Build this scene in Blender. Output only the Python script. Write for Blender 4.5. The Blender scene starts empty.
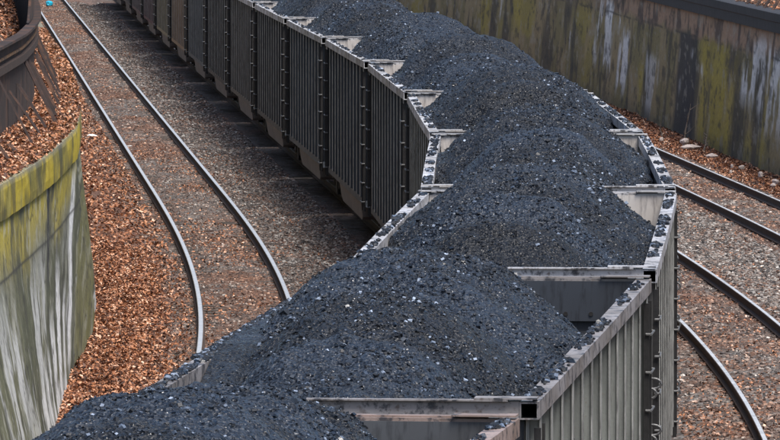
import bpy, math, random
import numpy as np
from mathutils import Vector

# ------------------------------------------------------------------ scene, camera, light
sc = bpy.context.scene
COL = sc.collection
random.seed(4)
RNG = np.random.default_rng(11)

F_PX, YH, CX = 7083.0, -160.0, 390.0           # focal length in photo pixels, horizon row
PITCH = math.atan((220 - YH) / F_PX)
CAM_Z = 7.7                                     # rail top is z = 0
cam_d = bpy.data.cameras.new('camera'); cam = bpy.data.objects.new('camera', cam_d); COL.objects.link(cam)
cam.location = (0, 0, CAM_Z); cam.rotation_euler = (math.pi / 2 - PITCH, 0, 0)
cam_d.sensor_width = 36; cam_d.lens = F_PX / 780 * 36
cam_d.clip_start = 1; cam_d.clip_end = 6000
sc.camera = cam
sc.render.resolution_x = 1024; sc.render.resolution_y = 578

SUN_EL, SUN_AZ = math.radians(62), math.radians(146)   # azimuth clockwise from +Y (view direction)
w = bpy.data.worlds.new('World'); sc.world = w; w.use_nodes = True
wn = w.node_tree.nodes; wl = w.node_tree.links
sky = wn.new('ShaderNodeTexSky'); sky.sky_type = 'NISHITA'; sky.sun_disc = False
sky.sun_elevation = SUN_EL; sky.sun_rotation = SUN_AZ
sky.air_density = 1.0; sky.dust_density = 3.0; sky.ozone_density = 1.0
wn['Background'].inputs['Strength'].default_value = 0.135
wl.new(sky.outputs[0], wn['Background'].inputs['Color'])
sd = bpy.data.lights.new('sun', 'SUN'); so = bpy.data.objects.new('sun', sd); COL.objects.link(so)
sd.energy = 3.1; sd.angle = math.radians(24); sd.color = (1.0, 0.965, 0.92)
dirv = Vector((math.sin(SUN_AZ) * math.cos(SUN_EL), math.cos(SUN_AZ) * math.cos(SUN_EL), math.sin(SUN_EL)))
so.rotation_euler = dirv.to_track_quat('Z', 'Y').to_euler()
so.location = (0, 0, 60)
sc.view_settings.view_transform = 'Standard'; sc.view_settings.look = 'None'
sc.view_settings.exposure = 0.4; sc.view_settings.gamma = 1.0

# ------------------------------------------------------------------ helpers
def tag(o, label=None, cat=None, group=None, kind=None):
    if label: o['label'] = label
    if cat: o['category'] = cat
    if group: o['group'] = group
    if kind: o['kind'] = kind
    return o

def empty(name, loc=(0, 0, 0), rz=0.0):
    o = bpy.data.objects.new(name, None); COL.objects.link(o)
    o.location = loc; o.rotation_euler = (0, 0, rz); o.empty_display_size = 0.3
    return o

class MB:
    """collects vertices and faces, builds ONE mesh"""
    def __init__(s): s.v = []; s.f = []; s.m = []; s.n = 0
    def add(s, v, f, m=0):
        v = np.asarray(v, float)
        s.v.append(v)
        for q in f: s.f.append(tuple(int(i) + s.n for i in q)); s.m.append(m)
        s.n += len(v)
    def box(s, x0, x1, y0, y1, z0, z1, m=0):
        v = [(x, y, z) for z in (z0, z1) for y in (y0, y1) for x in (x0, x1)]
        s.add(v, [(0, 2, 3, 1), (4, 5, 7, 6), (0, 1, 5, 4), (2, 6, 7, 3), (0, 4, 6, 2), (1, 3, 7, 5)], m)
    def tube(s, a, b, r, n=8, m=0, r2=None):
        a = Vector(a); b = Vector(b); d = (b - a).normalized(); r2 = r if r2 is None else r2
        u = d.orthogonal().normalized(); w_ = d.cross(u)
        v = []
        for p, rr in ((a, r), (b, r2)):
            for k in range(n):
                t = 2 * math.pi * k / n
                v.append(tuple(p + (u * math.cos(t) + w_ * math.sin(t)) * rr))
        f = [(k, (k + 1) % n, n + (k + 1) % n, n + k) for k in range(n)]
        f += [tuple(range(n - 1, -1, -1)), tuple(range(n, 2 * n))]
        s.add(v, f, m)
    def build(s, name, mats, parent=None, smooth=False):
        me = bpy.data.meshes.new(name)
        me.from_pydata(np.concatenate(s.v).tolist(), [], s.f)
        for mt in (mats if isinstance(mats, (list, tuple)) else [mats]): me.materials.append(mt)
        if any(s.m): me.polygons.foreach_set('material_index', s.m)
        if smooth: me.polygons.foreach_set('use_smooth', [True] * len(me.polygons))
        me.update()
        o = bpy.data.objects.new(name, me); COL.objects.link(o)
        if parent: o.parent = parent
        return o

def raw_mesh(name, v, quads, mats, parent=None, smooth=False, mi=None, tris=None):
    """fast mesh from numpy: v (n,3), quads (m,4)"""
    me = bpy.data.meshes.new(name)
    v = np.ascontiguousarray(v, dtype=np.float32)
    me.vertices.add(len(v)); me.vertices.foreach_set('co', v.ravel())
    k = quads.shape[1]
    idx = quads.ravel().astype(np.int32); nf = len(quads)
    me.loops.add(len(idx)); me.loops.foreach_set('vertex_index', idx)
    me.polygons.add(nf)
    me.polygons.foreach_set('loop_start', np.arange(0, nf * k, k, dtype=np.int32))
    for mt in (mats if isinstance(mats, (list, tuple)) else [mats]): me.materials.append(mt)
    if mi is not None: me.polygons.foreach_set('material_index', np.asarray(mi, dtype=np.int32))
    me.update(calc_edges=True)
    me.polygons.foreach_set('use_smooth', np.full(nf, bool(smooth)))
    o = bpy.data.objects.new(name, me); COL.objects.link(o)
    if parent: o.parent = parent
    return o

def grid_quads(nu, nv):
    i = np.arange(nu - 1)[:, None] * nv + np.arange(nv - 1)[None, :]
    return np.stack([i, i + nv, i + nv + 1, i + 1], -1).reshape(-1, 4)

def vnoise(x, y, seed=0):
    xi = np.floor(x).astype(np.int64); yi = np.floor(y).astype(np.int64)
    fx = x - xi; fy = y - yi
    fx = fx * fx * (3 - 2 * fx); fy = fy * fy * (3 - 2 * fy)
    def h(a, b):
        n = (a * 374761393 + b * 668265263 + seed * 974634777) & 0xffffffff
        n = ((n ^ (n >> 13)) * 1274126177) & 0xffffffff
        return ((n ^ (n >> 16)) & 0xffff) / 65535.0
    return (h(xi, yi) * (1 - fx) + h(xi + 1, yi) * fx) * (1 - fy) + (h(xi, yi + 1) * (1 - fx) + h(xi + 1, yi + 1) * fx) * fy

def fbm(x, y, seed=0, oct=4, gain=0.5):
    a = 1.0; t = 0; s = 0
    for o in range(oct):
        t = t + a * vnoise(x * 2 ** o + 17.3 * o, y * 2 ** o - 9.1 * o, seed + o); s += a; a *= gain
    return t / s

def sstep(a, b, x):
    t = np.clip((x - a) / (b - a), 0, 1); return t * t * (3 - 2 * t)

# ---- the railway's centre line (under the coal train)
_K1, _Y1, _Y2, _S, _X0 = 2.468e-3, 87.6, 159.7, -0.06445, 0.023
_ys = np.arange(-40, 700, 1.0)
_kap = _K1 * np.clip((_Y2 - _ys) / (_Y2 - _Y1), 0, 1)
_cum = np.concatenate([[0], np.cumsum((_kap[1:] + _kap[:-1]) / 2)])
_sl = _S + (_cum[-1] - _cum)
_X = np.concatenate([[0], np.cumsum((_sl[1:] + _sl[:-1]) / 2)]); _X = _X - np.interp(150, _ys, _X) + _X0
def PX(y): return np.interp(y, _ys, _X)
def PS(y): return np.interp(y, _ys, _sl)
def at(y, off):
    """point at station y, lateral offset off (right positive)"""
    sl = PS(y); n = np.sqrt(1 + sl * sl)
    return PX(y) + off / n, y - off * sl / n
def station_of(xp, off, z):
    """station whose point (off, z) stands in photo column xp"""
    ys = np.arange(60, 420, 0.25); x, y = at(ys, off)
    px = CX + F_PX * x / y
    return ys, px

# ------------------------------------------------------------------ materials
class NT:
    def __init__(s, name):
        s.mat = bpy.data.materials.new(name); s.mat.use_nodes = True
        s.t = s.mat.node_tree; s.b = s.t.nodes['Principled BSDF']; s.out = s.t.nodes['Material Output']
    def n(s, typ, **kw):
        nd = s.t.nodes.new(typ)
        for k, v in kw.items():
            if k.startswith('i_'):
                key = k[2:]; key = int(key) if key.isdigit() else key.replace('_', ' ')
                s.set(nd.inputs[key], v)
            else: setattr(nd, k, v)
        return nd
    def set(s, inp, v):
        if isinstance(v, bpy.types.NodeSocket): s.t.links.new(v, inp)
        else:
            if hasattr(inp.default_value, '__len__') and not hasattr(v, '__len__'): v = (v,) * len(inp.default_value)
            if hasattr(v, '__len__') and len(v) == 3 and len(inp.default_value) == 4: v = (*v, 1)
            inp.default_value = v
    def coord(s, kind='Object', scale=(1, 1, 1)):
        c = s.n('ShaderNodeTexCoord'); m = s.n('ShaderNodeMapping')
        s.t.links.new(c.outputs[kind], m.inputs[0]); m.inputs['Scale'].default_value = scale
        return m.outputs[0]
    def noise(s, vec, scale, detail=4, rough=0.55):
        return s.n('ShaderNodeTexNoise', i_Vector=vec, i_Scale=scale, i_Detail=detail, i_Roughness=rough).outputs['Fac']
    def ramp(s, fac, stops):
        r = s.n('ShaderNodeValToRGB', i_Fac=fac); e = r.color_ramp.elements
        while len(e) < len(stops): e.new(0.5)
        for el, (p, c) in zip(e, stops):
            el.position = p; el.color = (c, c, c, 1) if not hasattr(c, '__len__') else (*c, 1)
        return r.outputs[0]
    def mix(s, fac, a, b, blend='MIX'):
        m = s.n('ShaderNodeMix', data_type='RGBA', blend_type=blend)
        s.set(m.inputs[0], fac); s.set(m.inputs[6], a); s.set(m.inputs[7], b)
        return m.outputs[2]
    def bump(s, h, strength=0.5, dist=0.02, normal=None):
        b = s.n('ShaderNodeBump', i_Height=h, i_Strength=strength, i_Distance=dist)
        if normal: s.t.links.new(normal, b.inputs['Normal'])
        s.t.links.new(b.outputs[0], s.b.inputs['Normal']); return b.outputs[0]
    def base(s, c, rough=0.8, metal=0.0, spec=None):
        s.set(s.b.inputs['Base Color'], c); s.set(s.b.inputs['Roughness'], rough); s.set(s.b.inputs['Metallic'], metal)
        if spec is not None: s.b.inputs['Specular IOR Level'].default_value = spec
        return s.mat

def mat_wagon():
    t = NT('weathered_wagon_metal'); c = t.coord(scale=(1, 1, 1))
    oi = t.n('ShaderNodeObjectInfo').outputs['Color']
    big = t.noise(t.coord(scale=(1.5, 1.5, 0.25)), 2.2, 5)
    st = t.noise(t.coord(scale=(9, 9, 0.7)), 3, 4, .6)
    fine = t.noise(c, 30, 4)
    k = t.ramp(big, [(0.3, .65), (0.7, 1.2)])
    col = t.mix(1.0, oi, k, 'MULTIPLY')
    col = t.mix(t.ramp(st, [(0.5, 0), (0.75, .4)]), col, (.045, .04, .038))
    col = t.mix(t.ramp(fine, [(0.62, 0), (0.8, .5)]), col, (.15, .09, .055))
    t.bump(fine, .25, .01)
    return t.base(col, t.ramp(big, [(0.3, .45), (0.7, .7)]), .15)

def mat_rim():
    t = NT('dusty_pale_rim_metal'); c = t.coord()
    oi = t.n('ShaderNodeObjectInfo').outputs['Color']
    a = t.noise(c, 1.3, 5, .6); b = t.noise(c, 22, 4)
    col = t.mix(t.ramp(a, [(.35, 0), (.65, 1)]), (.42, .40, .38), (.70, .71, .74))
    col = t.mix(1.0, col, oi, 'MULTIPLY')
    col = t.mix(t.ramp(b, [(.55, 0), (.72, .8)]), col, (.11, .08, .065))
    col = t.mix(t.ramp(t.noise(c, 5, 5, .7), [(.52, 0), (.6, .9)]), col, (.04, .042, .05))
    t.bump(b, .3, .006)
    return t.base(col, .5, .2)

def mat_inner():
    t = NT('scuffed_inner_metal'); c = t.coord()
    a = t.noise(c, 1.2, 5); b = t.noise(t.coord(scale=(6, 6, 1)), 3, 5, .65)
    oi = t.n('ShaderNodeObjectInfo').outputs['Color']
    col = t.mix(t.ramp(a, [(.35, 0), (.65, 1)]), (.3, .27, .24), (.42, .41, .4))
    col = t.mix(t.ramp(b, [(.5, 0), (.7, .7)]), col, (.1, .09, .09))
    col = t.mix(1.0, col, oi, 'MULTIPLY')
    return t.base(col, .5, .1)

def mat_simple(name, col, rough=.7, metal=0, var=.35, scale=12, second=None, bump=.3, stretch=(1, 1, 1)):
    t = NT(name); c = t.coord(scale=stretch); a = t.noise(c, scale, 6, .6)
    lo = tuple(x * (1 - var) for x in col); hi = tuple(min(1, x * (1 + var)) for x in col)
    k = t.mix(t.ramp(a, [(.3, 0), (.7, 1)]), lo, hi)
    if second: k = t.mix(t.ramp(t.noise(c, scale * .37, 5, .65), [(.5, 0), (.62, 1)]), k, second)
    t.bump(a, bump, .01)
    return t.base(k, rough, metal)

def mat_coal():
    t = NT('black_coal'); c = t.coord()
    rnd = t.n('ShaderNodeNewGeometry').outputs['Random Per Island']
    v1 = t.n('ShaderNodeTexVoronoi', i_Vector=c, i_Scale=34.0, i_Randomness=1.0)
    v2 = t.n('ShaderNodeTexVoronoi', i_Vector=c, i_Scale=85.0, i_Randomness=1.0)
    a = t.noise(c, 6, 6, .65)
    col = t.mix(t.ramp(a, [(.3, 0), (.7, 1)]), (.0024, .0040, .0073), (.0062, .0106, .0187))
    col = t.mix(t.ramp(t.n('ShaderNodeSeparateColor', i_0=v1.outputs['Color']).outputs[0], [(.2, 0), (1, .7)]), col, (.013, .022, .037))
    col = t.mix(1.0, col, t.n('ShaderNodeAttribute', attribute_name='tint').outputs['Color'], 'MULTIPLY')
    # every grain a facet of its own: the cell colour tilts the normal
    geo = t.n('ShaderNodeNewGeometry')
    def facet(vc, s):
        sub = t.n('ShaderNodeVectorMath', operation='SUBTRACT', i_0=vc, i_1=(.5, .5, .5)).outputs[0]
        sca = t.n('ShaderNodeVectorMath', operation='SCALE', i_0=sub); sca.inputs['Scale'].default_value = s
        return sca.outputs[0]
    n1 = t.n('ShaderNodeVectorMath', operation='ADD', i_0=geo.outputs['Normal'], i_1=facet(v1.outputs['Color'], .95)).outputs[0]
    n2 = t.n('ShaderNodeVectorMath', operation='ADD', i_0=n1, i_1=facet(v2.outputs['Color'], .7)).outputs[0]
    nn = t.n('ShaderNodeVectorMath', operation='NORMALIZE', i_0=n2).outputs[0]
    t.bump(v1.outputs['Distance'], .6, .03, nn)
    sep = t.n('ShaderNodeSeparateColor', i_0=v2.outputs['Color']).outputs[1]
    rough = t.ramp(sep, [(0, .65), (.7, .55), (.88, .25), (1, .12)])
    return t.base(col, rough, 0, .55)

def mat_chunk():
    t = NT('coal_lumps_painted_glints'); rnd = t.n('ShaderNodeNewGeometry').outputs['Random Per Island']
    col = t.ramp(rnd, [(0, (.003, .005, .009)), (.6, (.008, .013, .022)), (.86, (.024, .038, .062)), (.95, (.14, .18, .25)), (1, (.36, .43, .54))])  # brightest lumps are glints painted as base colour
    a = t.noise(t.coord(), 45, 3); t.bump(a, .4, .01)
    r2 = t.ramp(t.n('ShaderNodeMath', operation='FRACT', i_0=t.n('ShaderNodeMath', operation='MULTIPLY', i_0=rnd, i_1=37.0).outputs[0]).outputs[0], [(0, .2), (.12, .35), (.3, .6), (1, .75)])
    return t.base(col, r2, 0, .5)

def mat_leaf():
    t = NT('dead_oak_leaves'); rnd = t.n('ShaderNodeNewGeometry').outputs['Random Per Island']
    col = t.ramp(rnd, [(0, (.035, .016, .01)), (.35, (.12, .045, .022)), (.6, (.34, .13, .055)), (.85, (.56, .26, .13)), (1, (.85, .58, .42))])
    return t.base(col, .6)

def mat_stone(nm='ballast_gravel', warm=1.0):
    t = NT(nm); rnd = t.n('ShaderNodeNewGeometry').outputs['Random Per Island']
    col = t.ramp(rnd, [(0, (.035, .032, .032)), (.3, (.10, .092, .088)), (.55, (.17, .125, .10)), (.8, (.26, .245, .23)), (.95, (.36, .34, .31)), (1, (.62, .60, .56))])
    p = t.noise(t.coord(scale=(1, .45, 1)), .9, 5, .65)
    col = t.mix(t.ramp(p, [(.40, .1 * warm), (.56, .85 * warm)]), col, t.mix(1.0, col, (1.05, .62, .44), 'MULTIPLY'))
    a = t.noise(t.coord(), 40, 3); t.bump(a, .3, .01)
    return t.base(col, .85)

def mat_ground():
    """UV: u = offset / 100 + .5 ; colour attribute 'tint' says where leaves, soil and clean gravel lie"""
    t = NT('gravel_and_soil'); c = t.coord()
    at_ = t.n('ShaderNodeAttribute', attribute_name='tint').outputs['Color']
    v = t.n('ShaderNodeTexVoronoi', i_Vector=c, i_Scale=17.0); sepv = t.n('ShaderNodeSeparateColor', i_0=v.outputs['Color']).outputs[0]
    st = t.ramp(sepv, [(0, .35), (.5, .85), (.85, 1.35), (1, 2.1)])
    col = t.mix(1.0, at_, st, 'MULTIPLY')
    warm = t.ramp(t.n('ShaderNodeSeparateColor', i_0=v.outputs['Color']).outputs[2], [(.45, 0), (.7, .55)])
    col = t.mix(warm, col, (.15, .075, .045))
    a = t.noise(c, 2.5, 6, .6)
    col = t.mix(t.ramp(a, [(.3, .55), (.62, 0)]), col, (.045, .038, .034))
    n0 = t.bump(v.outputs['Distance'], .9, .05)
    t.bump(t.noise(c, 60, 3), .4, .01, n0)
    return t.base(col, .92)

def mat_wall(name):
    t = NT(name); at_ = t.n('ShaderNodeAttribute', attribute_name='tint').outputs['Color']
    c = t.coord(); f = t.noise(c, 9, 7, .65); g = t.noise(t.coord(scale=(5, 5, .5)), 4, 6, .7)
    col = t.mix(1.0, at_, t.ramp(f, [(.3, .75), (.7, 1.25)]), 'MULTIPLY')
    col = t.mix(1.0, col, t.ramp(g, [(.32, .93), (.7, 1.06)]), 'MULTIPLY')
    t.bump(f, .5, .03)
    return t.base(col, .85)

M_WAG = mat_wagon(); M_RIM = mat_rim(); M_INN = mat_inner(); M_COAL = mat_coal(); M_CHUNK = mat_chunk()
M_LEAF = mat_leaf(); M_STONE = mat_stone(); M_GROUND = mat_ground()
M_WALL = mat_wall('stained_concrete')
M_EDGE = mat_simple('worn_rib_edge_sheen', (.33, .33, .31), .5, .3, .5, 5)  # edge wear plus the sheen of a lit flange, put into a pale colour
M_BLACK = mat_simple('grimy_black_iron', (.018, .017, .017), .7, .2)
M_TUB = mat_simple('dusty_tub_metal', (.17, .15, .14), .6, .1, scale=3)
M_RUST = mat_simple('dark_rusty_steel', (.026, .015, .012), .92, 0, .5, 4, (.085, .040, .022))
M_RUSTB = mat_simple('rust_orange_edge', (.20, .11, .05), .8, 0, .4, 6, (.06, .04, .03))
M_RAILTOP = mat_simple('polished_rail_head', (.62, .63, .65), .38, .45, .12, 3, bump=.02)
M_RAILDULL = mat_simple('dull_rail_head', (.6, .61, .62), .42, .4, .3, 3, bump=.02)
M_RAILSIDE = mat_simple('rusty_rail_web', (.06, .038, .028), .8, .1, .4, 8)
M_SLEEPER = mat_simple('weathered_sleeper_wood', (.075, .062, .052), .9, 0, .45, 6, stretch=(1, 8, 8))
M_SILVER = mat_simple('worn_grab_iron', (.13, .13, .13), .5, .3, .5, 20)
M_CAP = mat_simple('tarred_cap_beam', (.028, .027, .030), .7, .1, .4, 3)
M_BARK = mat_simple('grey_twig_bark', (.22, .18, .15), .9, 0, .3, 20)
M_PALE = mat_simple('pale_broken_concrete', (.55, .47, .43), .9, 0, .2, 9)
M_BLUE = mat_simple('bright_blue_plastic', (.02, .42, .62), .4, 0, .2, 9)
M_PAPER = mat_simple('white_paper', (.72, .7, .67), .8, 0, .1, 9)
M_SOIL = mat_simple('leafy_soil', (.13, .07, .04), .95, 0, .55, 11, (.06, .045, .025), bump=.8)
M_FARGROUND = mat_simple('far_woodland_floor', (.09, .07, .04), .95, 0, .4, .4)

# ------------------------------------------------------------------ small-piece clouds
def rand_rot(n):
    q = RNG.normal(size=(n, 4)); q /= np.linalg.norm(q, axis=1)[:, None]
    a, b, c, d = q.T
    return np.stack([np.stack([1 - 2 * (c * c + d * d), 2 * (b * c - a * d), 2 * (b * d + a * c)], -1),
                     np.stack([2 * (b * c + a * d), 1 - 2 * (b * b + d * d), 2 * (c * d - a * b)], -1),
                     np.stack([2 * (b * d - a * c), 2 * (c * d + a * b), 1 - 2 * (b * b + c * c)], -1)], 1)
CUBE = np.array([(x, y, z) for z in (-1, 1) for y in (-1, 1) for x in (-1, 1)], float)
CQ = np.array([(0, 2, 3, 1), (4, 5, 7, 6), (0, 1, 5, 4), (2, 6, 7, 3), (0, 4, 6, 2), (1, 3, 7, 5)])
def lumps(p, size, flat=.7):
    n = len(p); v = CUBE[None] * (1 + RNG.uniform(-.32, .15, (n, 8, 3)))
    v = v * (size[:, None] * RNG.uniform(.55, 1, (n, 3)))[:, None, :] * .5
    v = np.einsum('nij,nkj->nki', rand_rot(n), v); v[:, :, 2] *= flat
    v = v + p[:, None, :]
    q = (CQ[None] + (np.arange(n) * 8)[:, None, None]).reshape(-1, 4)
    return v.reshape(-1, 3), q
def leaf_cloud(p, size, tilt=.55):
    n = len(p); th = RNG.uniform(0, 2 * np.pi, n)
    base = np.array([(-1, 0, 0), (-.1, -.55, 0), (1, 0, 0), (-.1, .55, 0)], float)
    v = np.repeat(base[None], n, 0) * size[:, None, None] * .5
    v[:, 1, 2] += RNG.uniform(-.1, .45, n) * size * .5; v[:, 3, 2] += RNG.uniform(-.1, .45, n) * size * .5
    v[:, 0, 2] += RNG.uniform(-.2, .4, n) * size * .5
    ax, ay = RNG.normal(0, tilt, n), RNG.normal(0, tilt, n)
    x, y, z = v[..., 0].copy(), v[..., 1].copy(), v[..., 2].copy()
    ca, sa = np.cos(ax)[:, None], np.sin(ax)[:, None]; y, z = y * ca - z * sa, y * sa + z * ca
    ca, sa = np.cos(ay)[:, None], np.sin(ay)[:, None]; x, z = x * ca - z * sa, x * sa + z * ca
    ca, sa = np.cos(th)[:, None], np.sin(th)[:, None]; x, y = x * ca - y * sa, x * sa + y * ca
    v = np.stack([x, y, z], -1) + p[:, None, :]
    b = (np.arange(n) * 4)[:, None]
    tri = np.stack([b + np.array([0, 1, 2]), b + np.array([0, 2, 3])], 1).reshape(-1, 3)
    return v.reshape(-1, 3), tri

# ------------------------------------------------------------------ ground of the cutting
RAIL_OFF = {'left': -4.1, 'train': 0.0, 'right': 3.6, 'far right': 7.62}
W_OFF_Y = [0, 40, 91, 100, 108.7, 130, 157, 420]
W_OFF_V = [-7.9, -7.4, -7.0, -6.88, -6.80, -7.0, -7.12, -7.3]
def LW(y): return np.interp(y, W_OFF_Y, W_OFF_V)         # left wall's top edge
def LB(y): return np.interp(y, [0, 60, 85, 91, 94.7, 100, 110, 130, 420], [-5.4, -5.4, -5.95, -6.2, -6.36, -6.47, -6.45, -6.62, -6.9])   # its foot
def RW(y): return np.interp(y, [0, 150, 170, 190, 210, 420], [10.5, 10.5, 10.55, 10.75, 11.0, 11.2])

def ground_z(off, y):
    z = -.19 + .07 * (fbm(off * .9, y * .5, 3, 4) - .5) + .05 * (fbm(off * 5, y * 5, 5, 3) - .5)
    for c_ in RAIL_OFF.values():
        d = np.abs(off - c_); z = z - .06 * sstep(1.4, 2.0, d) * sstep(2.6, 2.0, d)
        z = z + .05 * np.exp(-(d / .35) ** 2)
    z = z + .30 * sstep(-5.2, -6.4, off) * (.6 + .8 * fbm(off, y * .35, 8, 2))      # leaves heaped against the left wall
    z = z + .12 * sstep(8.9, 9.8, off) * (fbm(off, y * .4, 9, 3)) - .16 * sstep(9.4, 10.4, off)
    return z

def tint_ground(off, y):
    n1 = fbm(off * .5, y * .16, 21, 4); n2 = fbm(off * 1.2, y * .35, 22, 4)
    grey = np.array([.19, .182, .172]); brown = np.array([.135, .085, .062]); red = np.array([.21, .09, .048]); dark = np.array([.07, .062, .06])
    c = grey[None, None] * np.ones(off.shape + (1,))
    def mx(k, col):
        nonlocal c; k = np.clip(k, 0, 1)[..., None]; c = c * (1 - k) + col * k
    for q in (-4.1, 3.6, 7.62):
        mx(sstep(1.3, .6, np.abs(off - q)) * sstep(.38, .55, n1) * .85, brown)
    mx(sstep(.5, .68, n2) * .6, brown)
    mx(sstep(-5.0, -5.8, off + 1.2 * (n2 - .5)), red)
    mx(sstep(8.7, 9.3, off + .8 * (n2 - .5)), red * .85)
    mx(sstep(-2.6, -1.9, off) * sstep(-1.5, -1.9, off) * .7, np.array([.24, .24, .235])); mx(sstep(4.7, 5.1, off) * sstep(6.6, 6.2, off) * .7, np.array([.25, .245, .235])); mx(sstep(-5.2, -4.3, off) * sstep(.5, .62, n1) * .6, red)
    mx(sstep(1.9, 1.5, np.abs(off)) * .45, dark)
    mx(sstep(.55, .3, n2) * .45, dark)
    return c

def col_attr(o, c):
    me = o.data; a = me.color_attributes.new('tint', 'FLOAT_COLOR', 'POINT')
    c4 = np.concatenate([c.reshape(-1, 3), np.ones((c.reshape(-1, 3).shape[0], 1))], 1).astype(np.float32)
    a.data.foreach_set('color', c4.ravel())

ss = np.arange(20, 440, .16); oo = np.linspace(-8.2, 11.6, 150)
S, O = np.meshgrid(ss, oo, indexing='ij')
gx, gy = at(S, O)
g = raw_mesh('ground', np.stack([gx, gy, ground_z(O, S)], -1).reshape(-1, 3), grid_quads(len(ss), len(oo))[:, ::-1], M_GROUND, smooth=True)
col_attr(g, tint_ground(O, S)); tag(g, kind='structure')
mb = MB(); mb.box(-3000, 3000, -1500, 4500, -1.2, -.75); tag(mb.build('terrain', M_FARGROUND), kind='structure')

# ------------------------------------------------------------------ railway tracks
def sweep(name, prof, off, y0, y1, step, mats, parent, mi=None):
    ys = np.arange(y0, y1 + step, step); n = len(prof)
    pr = np.array(prof)
    Yg, Pg = np.meshgrid(ys, pr[:, 0] + off, indexing='ij')
    x, y = at(Yg, Pg); z = np.broadcast_to(pr[:, 1][None], x.shape)
    v = np.stack([x, y, z], -1).reshape(-1, 3)
    i = np.arange(len(ys) - 1)[:, None] * n + np.arange(n)[None]
    j = np.arange(len(ys) - 1)[:, None] * n + (np.arange(n)[None] + 1) % n
    q = np.stack([i, i + n, j + n, j], -1).reshape(-1, 4)
    m = None if mi is None else np.tile(np.array(mi), len(ys) - 1)
    return raw_mesh(name, v, q, mats, parent, mi=m)

RAILP = [(-.07, -.165), (.07, -.165), (.07, -.15), (.012, -.13), (.012, -.045), (.036, -.032), (.037, -.006), (.028, 0), (-.028, 0), (-.037, -.006), (-.036, -.032), (-.012, -.045), (-.012, -.13), (-.07, -.15)]
RMI = [1, 1, 1, 1, 1, 1, 0, 0, 0, 1, 1, 1, 1, 1]

def sleeper_mesh():
    m = MB(); m.box(-1.28, 1.28, -.115, .115, -.36, -.188)
    return m
sl0 = None
def track(off, label, y0, y1, first, group='railway tracks through the cutting'):
    global sl0
    x, y = at(y0, off)
    t = empty('railway_track', (0, 0, 0))
    tag(t, label, 'railway track', group)
    for s in (-1, 1):
        sweep('rail', RAILP, off + s * .755, y0, y1, 1.0, [M_RAILDULL if off > 1 else M_RAILTOP, M_RAILSIDE], t, [1 if (off > 1 and k_ in (6, 8)) else m_ for k_, m_ in enumerate(RMI)])
    rest = []
    k = 0; yy = y0
    while yy < y1:
        px, py = at(yy, off); ang = -math.atan(PS(yy))
        if first <= yy and k < 98:
            if sl0 is None:
                o = sleeper_mesh().build('sleeper', M_SLEEPER, t); sl0 = o
            else:
                o = sl0.copy(); COL.objects.link(o); o.parent = t
            o.location = (px + random.uniform(-.03, .03), py, random.uniform(-.012, .008) - (.03 if off > 1 else 0)); o.rotation_euler = (0, 0, ang + random.uniform(-.01, .01)); k += 1
        else: rest.append((px, py, ang))
        yy += .6
    m = MB()
    for px, py, a in rest:
        c_, s_ = math.cos(a), math.sin(a)
        v = [(px + x * c_ - y * s_, py + x * s_ + y * c_, z) for z in (-.36, -.188) for y in (-.115, .115) for x in (-1.28, 1.28)]
        m.add(v, CQ)
    o = m.build('sleeper', M_SLEEPER, t); tag(o, kind='stuff')
    return t
track(-4.1, 'empty curved track with two bright rails left of the coal train', 30, 430, 103)
track(0.0, 'track beneath the coal train, almost hidden by the wagons', 30, 430, 200)
track(3.6, 'empty rusty brown track directly right of the coal train', 30, 430, 90)
track(7.62, 'outermost empty track beside the foot of the stained right wall', 30, 430, 128)

# ------------------------------------------------------------------ retaining walls
def wall_face(name, offs, zs, ys, tintf, parent, mat):
    """offs(y, t) lateral offset for t in 0..1 up the face; zs(t)"""
    t = np.linspace(0, 1, 100)
    Yg, T = np.meshgrid(ys, t, indexing='ij')
    x, y = at(Yg, offs(Yg, T)); z = zs(T)
    # real roughness of old concrete
    x = x + .05 * (fbm(Yg * .6, T * 4, 31, 4) - .5)
    q = grid_quads(len(ys), len(t))
    o = raw_mesh(name, np.stack([x, y, z + 0 * x], -1).reshape(-1, 3), q, mat, parent, smooth=True)
    col_attr(o, tintf(Yg, z + 0 * x)); return o

def streak_mask(px, x0, x1, soft): return sstep(x0 - soft, x0 + soft, px) * sstep(x1 + soft, x1 - soft, px)

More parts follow.
